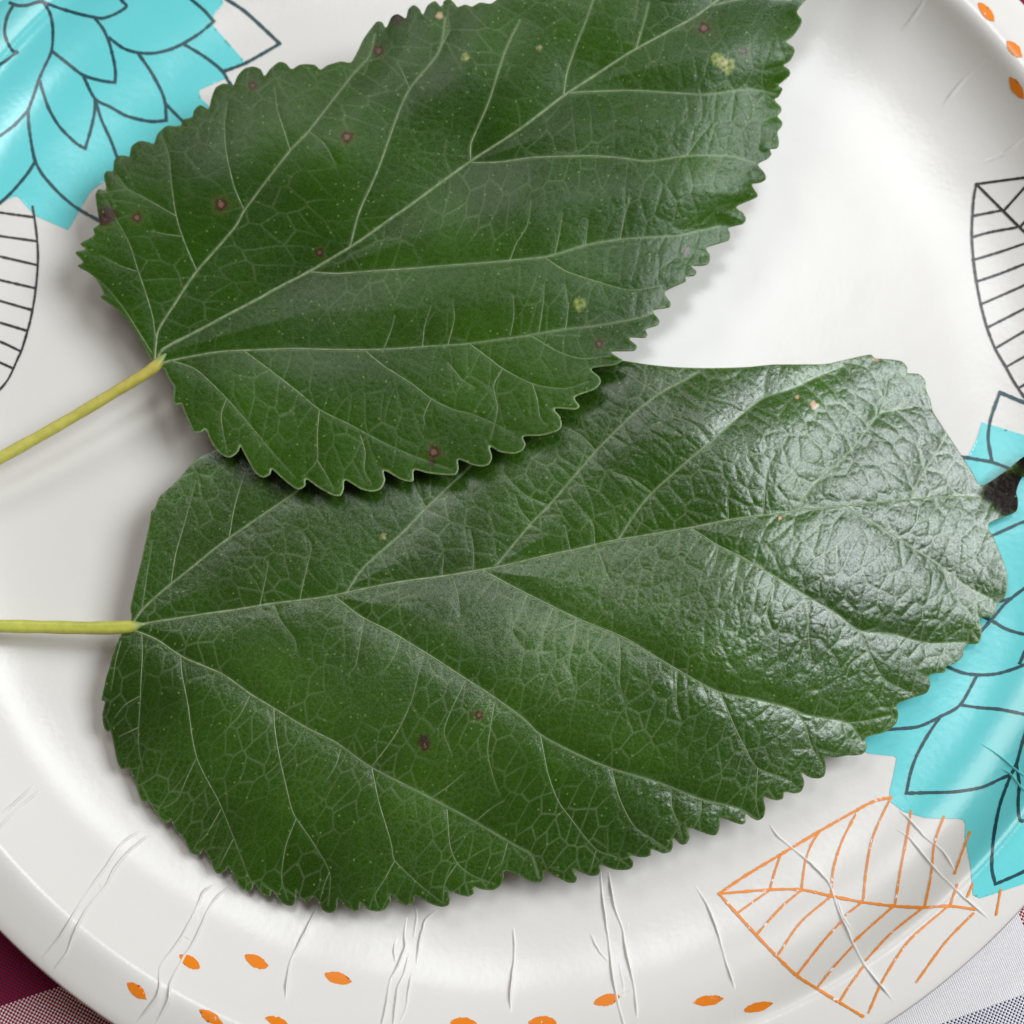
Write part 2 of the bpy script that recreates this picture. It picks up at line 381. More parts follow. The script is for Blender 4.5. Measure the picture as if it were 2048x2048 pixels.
flowerB = print_fill('flower_print', P('2120 890 2048 870 1964 844 1953 880 1938 910 1900 960 1860 1040 1880 1150 1900 1250 1860 1330 1760 1420 1700 1480 1736 1507 1794 1513 1787 1550 1779 1584 1781 1603 1806 1623 1852 1636 1924 1638 1931 1645 1930 1674 1942 1739 1946 1790 1960 1797 2048 1768 2120 1730 2200 1640 2300 1500 2340 1350 2340 1150 2280 960'), M_TEAL, plate)
flowerB['label'] = 'teal flower with dark petal outlines, partly under the right end of the large leaf'
print_lines('petal_outline', [K(6, s) for s in (
 '1800 305 1932 360 2050 400', '1800 305 1750 450 1735 560 1755 685', '1540 655 1585 660 1700 680 1755 690 1860 730 2000 800', '1680 1130 1760 1095 1850 1055 1932 1020 2060 1000', '1700 1620 1775 1535 1830 1470 1932 1390 2040 1330',
 '1700 1480 1770 1465 1860 1445', '1700 1540 1755 1565 1830 1610 1932 1640 2060 1650', '1450 1790 1510 1820 1600 1855 1700 1865 1800 1855 1932 1810 2060 1740', '1910 1800 1932 1750 1960 1690')]+
 [K(9, s) for s in ('1672 10 1580 170 1470 235 1350 290 1200 305 1130 310', '1580 170 1680 185 1800 195 1932 222 2080 260', '1470 235 1400 340 1340 450 1305 550 1283 658', '1283 658 1400 655 1550 650 1700 625 1800 580 1860 555', '1860 555 1890 500 1932 350 1990 200',
 '1860 555 1800 720 1765 900 1755 1070 1775 1160', '1775 1160 1932 1090 2080 1000', '1890 500 1905 600 1900 720 1912 808 1960 800')],
 6.5, M_TEALLINE, flowerB)
# dark line leaves
leafA = print_lines('leaf_print', [K(1, s) for s in ('180 1140 200 1270 210 1400 205 1520 190 1650 165 1780 120 1932 100 1975 50 2085 0 2150 -80 2240', '-120 1150 0 1172 185 1198', '-120 1285 0 1302 200 1330', '-120 1390 0 1415 205 1462', '-120 1515 0 1545 195 1590', '-120 1625 0 1660 175 1710', '-120 1745 0 1780 150 1825', '-120 1850 0 1885 108 1935', '-120 1945 0 2000 66 2030')], 4.6, M_BLACK, plate)
leafA['label'] = 'black outline leaf print at the left edge'
leafB = print_lines('leaf_print', [K(3, s) for s in ('1670 1015 1655 1100 1648 1200 1645 1310 1655 1440 1670 1550 1695 1680 1730 1810 1775 1925 1830 2020 1880 2110 1950 2210 2040 2300', '1670 1015 1932 980 2100 960', '1670 1015 1820 1165 1910 1255 1970 1310 2100 1440', '1655 1190 1800 1162', '1648 1308 1750 1280 1890 1255',
 '1650 1435 1800 1390 1932 1345 2000 1325', '1668 1555 1800 1510 1932 1458 2050 1410', '1693 1680 1932 1575 2100 1490', '1730 1808 1932 1705 2100 1620', '1775 1922 1932 1830 2100 1740', '1820 1165 1932 1040 2000 970', '1910 1255 1932 1230 2050 1100', '1835 2025 1932 1970 2100 1880', '1905 2140 1932 2125 2100 2030')], 5.0, M_BLACK, plate)
leafB['label'] = 'black outline leaf print at the right edge'
# orange line leaf
leafC = print_lines('leaf_print', [(K(9, s), 5.4) for s in ('250 1212 400 1110 600 990 800 870 1020 745 1110 700 1200 680', '250 1212 350 1325 455 1440 565 1555 680 1665 790 1735 915 1812 1045 1890', '250 1212 530 1190 705 1190 870 1225 1040 1258 1215 1280 1375 1288 1520 1280 1660 1298')]+
 [(K(9, s), 4.0) for s in ('530 1190 555 1100 590 995', '705 1190 725 1040 760 940 805 870', '870 1225 880 1080 930 920 1020 745', '1045 1258 1060 1100 1090 930 1140 800 1200 680', '1220 1280 1255 1060 1290 880 1310 755', '1385 1285 1420 1110 1440 930 1490 785', '1525 1280 1565 1160', '1550 1100 1600 960 1635 870', '1620 1230 1650 1160', '1780 1330 1805 1190',
 '530 1192 350 1320', '705 1192 590 1290 455 1440', '870 1225 700 1370 575 1550', '1035 1262 950 1330', '940 1350 830 1470 680 1660', '1215 1280 1100 1380 990 1480', '990 1500 880 1620 790 1735', '1375 1290 1200 1430 1060 1580', '1050 1610 970 1720 915 1810', '1510 1285 1300 1470 1160 1680 1075 1870', '1655 1320 1500 1480 1340 1700')], 5.0, M_ORANGE, plate, jit=0.16)
leafC['label'] = 'orange outline leaf print at the lower right rim'
# orange seeds
for cx, cy, ang, L, W in ((380, 1924, 35, 25, 11.5), (513, 1923, 27, 28, 12), (676, 1956, 16, 29, 12), (274, 1982, 42, 25, 11.5), (422, 2035, 33, 28, 11), (554, 2043, 20, 26, 10), (928, 2048, 8, 30, 13), (1085, 2045, -3, 30, 13), (1213, 2000, -14, 28, 11.5), (1417, 2001, -8, 31, 10.5), (1516, 2014, -15, 30, 9.5), (1973, 24, 50, 25, 9.5), (2029, 98, 48, 22, 10), (2033, 176, 57, 26, 10.5)):
    t = np.linspace(-1, 1, 15); w = W*(1-t**2)**0.85
    top = np.stack([t*L, -w], -1); bot = np.stack([t[::-1]*L, w[::-1]], -1)[1:-1]
    p = np.vstack([top, bot])*(1+0.05*RNG.standard_normal((28, 1)))
    a = math.radians(ang); p = p@np.array([[math.cos(a), math.sin(a)], [-math.sin(a), math.cos(a)]])+[cx, cy]
    print_fill('seed_print', p, M_SEED, plate, h=3.5)

# pressed creases of the rim: folded ridges of paper standing proud of the wall
def crease(pts, hgt, wid, parent=plate, mat=None):
    p = spline(pts, 5.0); n = len(p)
    p = p + np.cumsum(RNG.standard_normal((n, 2))*0.35, 0)*np.sin(np.linspace(0, math.pi, n))[:, None]
    d = np.gradient(p, axis=0); d /= np.maximum(np.hypot(d[:, 0], d[:, 1]), 1e-6)[:, None]
    nrm = np.stack([-d[:, 1], d[:, 0]], -1)
    env = np.clip(np.minimum(np.arange(n), np.arange(n)[::-1])/6.0, 0, 1)
    env *= 0.75+0.35*np.sin(np.arange(n)*0.23+RNG.uniform(0, 6))
    V = []; Q = []
    prof = ((-1.0, -0.06), (-0.55, 0.05), (-0.22, 0.55), (0.0, 1.0), (0.10, 0.75), (0.22, -0.1))
    for s, k in prof:
        q = p+nrm*(wid*s)
        x, y, z = on_plate(q[:, 0], q[:, 1], 0.0); z = z+hgt*k*env-(0.00004 if k < 0.06 else 0)
        V += np.stack([x, y, z], -1).tolist()
    i = np.arange(n-1)
    for s in range(len(prof)-1): Q.append(np.stack([s*n+i, (s+1)*n+i, (s+1)*n+i+1, s*n+i+1], -1))
    link('crease', make_mesh('crease', np.array(V), np.vstack(Q)), mat or M_PAPER, parent)
CR = [(7, '0 785 100 700 190 615', 1), (7, '-60 900 0 850 110 740 225 645', 1), (7, '78 738 110 762', .8),
 (7, '230 1575 330 1450 400 1330 490 1190 580 1070 670 940 770 870', .9), (7, '300 1630 370 1540 410 1440 480 1310 580 1190 650 1060 720 980 840 880', 1.1), (7, '535 1140 585 1200', 1),
 (7, '755 1925 870 1770 880 1630 930 1540 1000 1440 1080 1300 1120 1210 1180 1170', 1), (7, '860 1935 930 1800 945 1700 1000 1590 1070 1480 1110 1390 1140 1320 1190 1240 1260 1180', 1.1), (7, '1003 1438 1072 1482', 1), (7, '1090 1360 1100 1290 1125 1230', .6),
 (7, '1580 1800 1585 1700 1600 1600 1640 1510 1690 1420 1750 1290', 1.3),
 (8, '240 1990 275 1800 290 1690 330 1600 370 1500 370 1430 385 1340', 1), (8, '310 1990 340 1740 380 1640 400 1540', 1.1), (8, '440 1600 460 1500 485 1420 500 1360 560 1300', 1), (8, '345 1930 385 1850 400 1750 410 1650', .8), (8, '325 1590 320 1520 330 1460', .7), (8, '275 1805 330 1815', .8), (8, '425 1460 440 1340 425 1250', .6),
 (8, '965 1870 960 1800 970 1650 985 1530 975 1400', 1.2),
 (8, '1600 1990 1550 1800 1520 1680 1500 1500 1480 1340 1465 1230 1455 1090', 1), (8, '1660 1900 1640 1720 1600 1540 1580 1400 1540 1290 1515 1170 1500 1090', 1.1), (8, '1500 1590 1430 1500 1400 1430', .8), (8, '1590 1420 1615 1370', .8), (8, '1482 1240 1526 1235', .7), (8, '1550 1768 1640 1752', .7), (8, '1590 1780 1580 1700 1560 1600', .6), (8, '1500 1370 1465 1350', .6),
 (9, '340 1740 290 1600 240 1440 180 1280 120 1170', 1.3), (9, '1210 1800 1050 1600 960 1420 900 1290 850 1150 760 1050 700 1000 630 940 570 890 530 830', 1.2), (9, '1740 1350 1600 1230 1450 1080 1300 900 1220 850', 1), (9, '1550 1080 1480 970 1380 890 1290 790 1240 750', 1), (9, '990 1420 930 1330 900 1240', .8)]
for c, s, k in CR: crease(K(c, s), (0.00034 if c == 9 else 0.00050)*k, 9.5)
for s in ('2020 575 1932 560 1800 460 1650 350', '2030 690 1932 640 1860 560 1790 510'):
    crease(K(9, s), 0.00042, 8.0, flowerB, M_TEAL)
for s in ('1390 -20 1320 90 1250 170', '1730 320 1600 430 1480 580', '1932 760 1820 850 1700 900'):
    crease(K(3, s), 0.00022, 16.0)

# ------------------------------------------------------------------ leaves
def tps(ctrl, U, V):
    c = np.array(ctrl, float); n = len(c); s = 1000.0
    p = c[:, :2]/s; z = c[:, 2]
    r = np.hypot(p[:, None, 0]-p[None, :, 0], p[:, None, 1]-p[None, :, 1])
    phi = lambda r: np.where(r > 1e-9, r*r*np.log(np.maximum(r, 1e-9)), 0)
    A = np.zeros((n+3, n+3)); A[:n, :n] = phi(r)+np.eye(n)*0.004; A[:n, n] = 1; A[:n, n+1:] = p; A[n, :n] = 1; A[n+1:, :n] = p.T
    w = np.linalg.solve(A, np.concatenate([z, np.zeros(3)]))
    out = w[n]+w[n+1]*U/s+w[n+2]*V/s
    for i in range(n): out = out+w[i]*phi(np.hypot(U/s-p[i, 0], V/s-p[i, 1]))
    return out
def vein_fields(g, veins, R):
    """distance to the nearest traced vein, and that vein's half width there"""
    D = np.full(g.X.shape, R, float)
    for pts, w0, w1, lv in veins:
        p = spline(pts, 9.0); n = len(p)
        for i in range(n-1):
            a, b = p[i], p[i+1]
            i0 = max(0, int((min(a[0], b[0])-R-g.x0)/g.h)); i1 = min(g.nx, int((max(a[0], b[0])+R-g.x0)/g.h)+2)
            j0 = max(0, int((min(a[1], b[1])-R-g.y0)/g.h)); j1 = min(g.ny, int((max(a[1], b[1])+R-g.y0)/g.h)+2)
            if i1 <= i0 or j1 <= j0: continue
            sx, sy = g.X[j0:j1, i0:i1], g.Y[j0:j1, i0:i1]; d = b-a; L2 = max(d@d, 1e-9)
            t = np.clip(((sx-a[0])*d[0]+(sy-a[1])*d[1])/L2, 0, 1)
            D[j0:j1, i0:i1] = np.minimum(D[j0:j1, i0:i1], np.hypot(sx-a[0]-t*d[0], sy-a[1]-t*d[1]))
    return D
def cells(U, V, size, ang, stretch, seed, jit=0.49):
    """distance to the walls of an irregular cell net (areoles) and a random value per cell"""
    ca, sa = math.cos(ang), math.sin(ang)
    A = (U*ca+V*sa)/size; B = (-U*sa+V*ca)/(size*stretch)
    ia = np.floor(A).astype(np.int64); ib = np.floor(B).astype(np.int64)
    def h(i, j, k):
        x = np.sin(i*127.1+j*311.7+k*74.7+seed*17.3)*43758.5453; return x-np.floor(x)
    def pt(i, j): return i+0.5+(h(i, j, 1)-.5)*2*jit+0.5*(j % 2)-0.25, j+0.5+(h(i, j, 2)-.5)*2*jit
    bd = np.full(A.shape, 1e9); bx = np.zeros(A.shape); by = np.zeros(A.shape); bi = np.zeros(A.shape)
    for da in (-1, 0, 1):
        for db in (-1, 0, 1):
            x, y = pt(ia+da, ib+db); d = (x-A)**2+(y-B)**2; m = d < bd
            bd = np.where(m, d, bd); bx = np.where(m, x, bx); by = np.where(m, y, by); bi = np.where(m, h(ia+da, ib+db, 5), bi)
    E = np.full(A.shape, 1e9)
    for da in (-2, -1, 0, 1, 2):
        for db in (-2, -1, 0, 1, 2):
            x, y = pt(ia+da, ib+db); dx, dy = x-bx, y-by; L = np.hypot(dx, dy); ok = L > 1e-6
            e = ((bx+x)/2-A)*dx/np.maximum(L, 1e-6)+((by+y)/2-B)*dy/np.maximum(L, 1e-6)
            E = np.where(ok, np.minimum(E, e), E)
    return np.maximum(E, 0)*size, bi
def wob(U, V, s, a, k):
    return (U+a*np.sin(V/s+k)+0.5*a*np.sin(V/s*2.3+U/s*1.1+k*2), V+a*np.sin(U/s+1.7*k)+0.5*a*np.sin(U/s*2.1-V/s*1.3+k))

def build_leaf(name, label, outline, ctrl, veins, h, mat, opt, petiole, spots, under=None):
    root = bpy.data.objects.new(name, None); scene.collection.objects.link(root); root.empty_display_size = 0.01
    tag(root, label, 'leaf', 'mulberry leaves on the plate')
    poly = spline(outline, 3.0, True)
    g = region(poly, h, 60.0); U, V = g.X, g.Y
    Dm = vein_fields(g, [v for v in veins if v[3] <= 1], 135.0)
    Db = vein_fields(g, [v for v in veins if v[3] >= 2], 40.0)
    Dall = np.minimum(Dm, Db)
    Z = tps(ctrl, U, V)                                   # millimetres
    # panels between the main veins arch up; veins lie in grooves
    pw = opt['panel_w']; Z = Z + opt['panel']*(1-np.exp(-(Dm/pw)**1.5)) + opt['groove']*(1-np.exp(-(Db/11.0)**1.4))
    bul = opt['bul'](U, V)
    wu, wv = wob(U, V, 90.0, 9.0, 1.0); wu, wv = wob(wu, wv, 26.0, 2.0, 2.0)
    mr = veins[0][0]; ym = np.interp(U, mr[:, 0], mr[:, 1]); low = V > ym
    Ea, ra = cells(wu, wv, opt['cell'], opt['ang'][0], 1.75, 3); Eb, rb = cells(wu, wv, opt['cell'], opt['ang'][1], 1.75, 5)
    E1, r1 = np.where(low, Eb, Ea), np.where(low, rb, ra)
    E2, r2 = cells(wu, wv, opt['cell']*0.45, opt['ang'][0]+.4, 1.15, 9)
    e1 = np.minimum(E1, Dall); e2 = np.minimum(E2, e1)
    Z = Z + bul*(0.15*(1-np.exp(-(e1/6.5)**1.3))*(0.55+0.9*r1) + 0.085*(1-np.exp(-(e2/3.2)**1.3))*(0.4+1.2*r2))
    Z = Z + bul*0.05*np.sin(wu/17+2*np.sin(wv/23))*np.sin(wv/15)
    if opt.get('extra'): Z = Z + opt['extra'](U, V, g)
    edge = np.clip(g.D, 0, 60)
    Z = Z - opt['curl']*np.exp(-edge/9.0)
    Z = Z*MM
    x, y = on_height(U, V, Z)
    lo = plate_z(x, y)+0.0007
    if under is not None:
        gu, Zu = under; zz = gsample(gu, np.where(gu.inn, Zu, -1.0), U, V); lo = np.maximum(lo, zz+0.0018)
    k = 0.0012; dd = (Z-lo)/k; Z = np.where(dd > 8, Z, lo+k*np.log1p(np.exp(np.clip(dd, -40, 8))))
    x, y = on_height(U, V, Z)
    g.Z = Z
    # albedo
    n = lambda s, a: 0.5+0.5*np.sin(U/s+a)*np.sin(V/s*1.13+a*1.7+1.3*np.sin(U/s*0.6))
    base = np.array(opt['green'])[None, None, :]*np.ones(U.shape+(1,))
    base = base*(0.92+0.10*r1[..., None]+0.08*r2[..., None])
    m = n(170, opt['seed'])[..., None]; base = base*(1-0.25*m)+np.array(opt['green2'])*0.25*m*1.6
    vf = np.exp(-(E1/opt['tw'])**2)*(0.25+0.75*smooth(0.2, 0.8, n(61, 2.0)))
    vf2 = 0.34*np.exp(-(E2/1.7)**2)*n(83, 0.7)
    vl = np.clip(np.maximum(vf, vf2), 0, 1)*opt['tert']
    vm = np.maximum(np.exp(-(Dm/3.0)**2)*0.6, np.exp(-(Db/2.0)**2)*0.30)
    vl = np.maximum(vl, vm)[..., None]
    base = base*(1-vl)+np.array(opt['vein'])*vl
    rim = (np.exp(-(g.D/2.2)**2)*opt['rim'](U, V))[..., None]
    base = base*(1-rim)+np.array((0.26, 0.34, 0.16))*rim
    spec = np.full(U.shape, opt['spec'])*(1-0.25*n(140, 3.1))
    for s in spots:
        sx, sy, r, kind = s
        a = np.arctan2(V-sy, U-sx); rr = np.hypot(U-sx, V-sy)/(r*(1+0.09*np.sin(3*a+sx)+0.07*np.sin(5*a+sy)+0.05*np.sin(9*a)))
        if kind == 'lesion':
            o = smooth(1.35, 0.7, rr)[..., None]; base = base*(1-o)+np.array((0.045, 0.018, 0.012))*o
            c = smooth(0.62, 0.35, rr)[..., None]; base = base*(1-c)+np.array((0.17, 0.09, 0.05))*c
            hl = (smooth(2.6, 1.2, rr)*0.35*(1-smooth(1.35, 0.7, rr)))[..., None]; base = base*(1-hl)+np.array((0.075, 0.085, 0.012))*hl
        elif kind == 'dark':
            o = smooth(1.4, 0.6, rr)[..., None]*0.9; base = base*(1-o)+np.array((0.035, 0.015, 0.012))*o
        else:
            col = {'pale': (0.42, 0.36, 0.18), 'yellow': (0.38, 0.42, 0.10), 'peach': (0.46, 0.29, 0.17), 'grey': (0.13, 0.11, 0.09), 'dry': (0.013, 0.008, 0.006)}[kind]
            q = 1.0 if kind in ('peach', 'grey', 'dry') else (0.45+0.3*np.sin(U*0.33+V*0.2)*np.sin(V*0.3-U*0.12))
            if kind == 'dry': spec = spec*(1-0.88*smooth(1.25, 0.9, rr))
            o = (smooth(1.25, 0.7, rr)*q)[..., None]; base = base*(1-o)+np.array(col)*o
    if opt.get('tint'): base = opt['tint'](base, U, V)
    inn = g.inn
    top = np.stack([x[inn], y[inn], Z[inn]], -1); col = base[inn]
    # underside: a coarser sheet 0.28 mm lower, and the cut edge between the two
    th = 0.00028
    allf = [g.quads[:, [0, 1]], g.quads[:, [1, 2]], g.quads[:, [2, 3]], g.quads[:, [3, 0]]]
    if len(g.tris): allf += [g.tris[:, [0, 1]], g.tris[:, [1, 2]], g.tris[:, [2, 0]]]
    E = np.vstack(allf); Nn = len(top); key = np.sort(E, 1); kk = key[:, 0]*Nn+key[:, 1]
    uq, first, cnt = np.unique(kk, return_index=True, return_counts=True)
    be = E[first[cnt == 1]]
    bv = np.unique(be); mp = np.full(Nn, -1, np.int64); mp[bv] = Nn+np.arange(len(bv))
    low = top[bv]-[0, 0, th]
    wall = np.stack([be[:, 1], be[:, 0], mp[be[:, 0]], mp[be[:, 1]]], -1)
    gc = region(poly, 5.0, 20.0); dc = gc.D[gc.inn]          # kept clear of the notches between the teeth
    gc.quads = gc.quads[(dc[gc.quads] >= 4.5).all(1)]; gc.tris = gc.tris[(dc[gc.tris] >= 4.5).all(1)] if len(gc.tris) else gc.tris
    uc, vc = gc.X[gc.inn], gc.Y[gc.inn]
    zc = gsample(g, np.where(inn, Z, np.nan), uc, vc); bad = np.isnan(zc)
    if bad.any():
        zc[bad] = float(np.nanmean(zc))                     # only points no face uses
    xc, yc = on_height(uc, vc, zc); under_v = np.stack([xc, yc, zc-th], -1)
    off = Nn+len(bv)
    V3 = np.vstack([top, low, under_v])
    Q = np.vstack([g.quads, wall, gc.quads[:, ::-1]+off]); T = np.vstack([g.tris, gc.tris[:, ::-1]+off])
    me = make_mesh('blade', V3, Q, T)
    set_col(me, 'col', np.vstack([col, np.tile([[0.24, 0.32, 0.14]], (len(bv), 1)), np.tile([[0.10, 0.16, 0.06]], (len(under_v), 1))]),
            np.concatenate([spec[inn], np.full(len(bv)+len(under_v), 0.35)]))
    link('blade', me, mat, root)
    # veins: slender ribs lying in the grooves
    Zs = np.where(inn, Z, np.nan)
    last = root
    for pts, w0, w1, lv in veins:
        p = spline(pts, 6.0); n_ = len(p)
        p = p+np.stack([np.sin(np.arange(n_)*.31+p[0, 0]), np.sin(np.arange(n_)*.27+p[0, 1])], -1)*0.5
        z = gsample(g, Zs, p[:, 0], p[:, 1]); ok = ~np.isnan(z)
        if ok.sum() < 4: continue
        f = int(np.argmax(ok)); e = f+int(np.argmax(~ok[f:])) if (~ok[f:]).any() else n_
        p = p[f:e]; z = z[f:e]; n_ = len(p)
        if n_ < 4: continue
        wid = 0.55*np.linspace(w0, w1, n_)*(1 if lv == 0 else np.clip((n_-np.arange(n_))/(0.7*n_), 0.06, 1)**0.8)*(1+0.12*np.sin(np.arange(n_)*0.9+p[0, 0]))*0.5
        d = np.gradient(p, axis=0); d /= np.maximum(np.hypot(d[:, 0], d[:, 1]), 1e-6)[:, None]; nr = np.stack([-d[:, 1], d[:, 0]], -1)
        px = 0.000086; VV = []; QQ = []
        prof = ((-1.25, -0.5), (-0.9, 0.12), (-0.45, 0.55), (0, 0.7), (0.45, 0.55), (0.9, 0.12), (1.25, -0.5))
        for s, kz in prof:
            q = p+nr*(wid*s)[:, None]
            zq = gsample(g, Zs, q[:, 0], q[:, 1]); zq = np.where(np.isnan(zq), z, np.maximum(zq, z))
            zq = 0.5*zq+0.5*z+wid*px*kz
            X_, Y_ = on_height(q[:, 0], q[:, 1], zq); VV += np.stack([X_, Y_, zq], -1).tolist()
        i = np.arange(n_-1)
        for s in range(len(prof)-1): QQ.append(np.stack([s*n_+i, (s+1)*n_+i, (s+1)*n_+i+1, s*n_+i+1], -1))
        nm = ('midrib', 'lateral_vein', 'branch_vein', 'branch_vein')[lv]
        o = link(nm, make_mesh(nm, np.array(VV), np.vstack(QQ)[:, ::-1]), M_VEIN, root if lv <= 1 else last)
        if lv <= 1: last = o
    # petiole
    pp, w0, w1, zz, cA, cB = petiole
    p = spline(pp, 10.0); n_ = len(p); t = np.linspace(0, 1, n_)
    z = np.interp(t, [0, 1], zz)*MM
    zl = gsample(g, Zs, p[:, 0], p[:, 1]); on = ~np.isnan(zl); zend = zl[on][-1] if on.any() else z[0]
    z = np.where(on, np.nan_to_num(zl)-0.00005, zend+(np.interp(t, [0, 1], zz)*MM-zend)*smooth(0.2, 0.6, t))
    x_, y_ = on_height(p[:, 0], p[:, 1], z); L_ = np.concatenate([[0], np.cumsum(np.hypot(*np.diff(p, axis=0).T))]); rad = np.interp(L_, [0, 9, 18, 34, 90, 260, L_[-1]], [5, 11, 19, w0*1.06, w0, w0, w1])*0.5*0.000084
    rad = rad*(1+0.35*np.exp(-(t/0.04)**2)*0+0.03*np.sin(np.arange(n_)*.7))
    z = np.maximum(z, plate_z(x_, y_)+rad*1.05)
    x_, y_ = on_height(p[:, 0], p[:, 1], z)
    C = np.stack([x_, y_, z], -1); d = np.gradient(C, axis=0); d /= np.linalg.norm(d, axis=1)[:, None]
    sd = np.cross(d, [0, 0, 1.0]); sd /= np.linalg.norm(sd, axis=1)[:, None]; up = np.cross(sd, d)
    NS = 20; a = np.arange(NS)*2*math.pi/NS
    groove = 1-0.16*np.exp(-((a-math.pi/2)/0.35)**2)       # the petiole is channelled above
    VV = C[:, None, :]+rad[:, None, None]*groove[None, :, None]*(np.cos(a)[None, :, None]*sd[:, None, :]+np.sin(a)[None, :, None]*up[:, None, :])
    i = np.arange(n_-1)[:, None]*NS; j = np.arange(NS)[None, :]; j2 = (j+1) % NS
    QQ = np.stack([i+j, i+j2, i+NS+j2, i+NS+j], -1).reshape(-1, 4)
    V4 = np.vstack([VV.reshape(-1, 3), C[0]-d[0]*rad[0]*.6, C[-1]+d[-1]*rad[-1]*.3])
    TT = [[n_*NS, jj, (jj+1) % NS] for jj in range(NS)]+[[n_*NS+1, (n_-1)*NS+(jj+1) % NS, (n_-1)*NS+jj] for jj in range(NS)]
    me = make_mesh('petiole', V4, QQ[:, ::-1], np.array(TT))
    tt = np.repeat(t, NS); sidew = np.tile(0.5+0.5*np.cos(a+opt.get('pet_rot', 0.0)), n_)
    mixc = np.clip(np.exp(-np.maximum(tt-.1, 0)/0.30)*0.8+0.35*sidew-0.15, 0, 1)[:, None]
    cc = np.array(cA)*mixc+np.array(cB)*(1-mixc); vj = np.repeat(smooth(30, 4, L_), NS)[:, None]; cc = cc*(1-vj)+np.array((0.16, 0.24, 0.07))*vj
    cc = np.vstack([cc, cc[:1], cc[-1:]])
    set_col(me, 'col', cc); link('petiole', me, M_PET, root)
    return g

# ---- outlines, traced tooth by tooth
OUT1 = P('''308 733 298 712 290 700 268 659 239 623 201 594 208 587 192 558 174 543 155 532 166 524 151 505 172 498 161 487 188 471 187 457 199 447 196 428 191 391 197 379 212 379 208 351 214 342 226 341 228 322 239 311 254 312 259 313 263 293 279 282 297 284 308 287
315 268 333 252 351 252 362 250 366 239 384 234 388 221 400 210 413 216 418 219 422 199 431 176 447 167 462 170 467 171 475 152 489 137 507 133 522 139 529 152 540 138 558 124 572 127 583 138 598 130 612 128 630 130 641 139 656 130 681 123 696 125 703 124 714 105 727 78 741 58 754 43 765 45 772 56
783 34 795 28 806 34 812 36 817 18 828 10 839 18 846 29 855 11 870 2 879 11 884 14 888 2 899 -3 911 9 915 14 931 9 944 13 960 5 982 7 1000 -5 1030 -10 1045 -2 1080 -32 1110 -28 1150 -62 1185 -58 1230 -95 1265 -90 1320 -135 1350 -130 1410 -170 1445 -165 1500 -205 1535 -205 1590 -245 1640 -255 1720 -320 1745 -330
1735 -260 1712 -215 1720 -180 1690 -140 1695 -105 1660 -80 1662 -50 1625 -35 1630 -18 1607 4 1594 24 1603 38 1602 49 1587 71 1573 83 1587 94 1589 105 1580 121 1567 130 1578 139 1580 149 1565 163 1556 170 1565 178 1558 192 1549 199 1562 214 1562 223 1555 232 1564 243 1564 252 1555 264 1558 284 1555 295 1540 298 1543 308 1535 317 1516 328 1529 346 1532 357 1522 364 1504 368
1509 379 1516 391 1507 397 1473 413 1486 426 1492 438 1486 447 1457 455 1460 467 1457 480 1413 495 1420 511 1417 527 1402 531 1382 531 1393 543 1388 551 1370 553 1372 562 1330 583 1341 605 1339 614 1306 621 1319 641 1315 650 1292 658 1295 670 1290 675 1257 675 1274 692 1268 701 1223 703 1239 716 1245 721 1228 730 1183 737 1199 754 1201 766 1188 779 1150 794
1159 812 1150 819 1109 817 1120 833 1123 852 1114 862 1083 871 1047 873 1051 888 1045 900 1029 907 1000 904 979 892 984 913 978 928 964 933 942 929 917 919 917 937 911 949 891 950 855 946 828 940 826 962 804 960 768 941 770 960 761 978 743 983 721 978 690 960 687 978 681 991 667 991 641 978 612 958 610 971 596 979 576 967 543 938 540 948 525 955 509 944 484 899 480 891 475 904 458 915 438 906 420 880
411 859 402 864 388 865 380 851 366 819 362 808 351 810 346 801 348 775 342 766 335 754 328 738 316 735''')
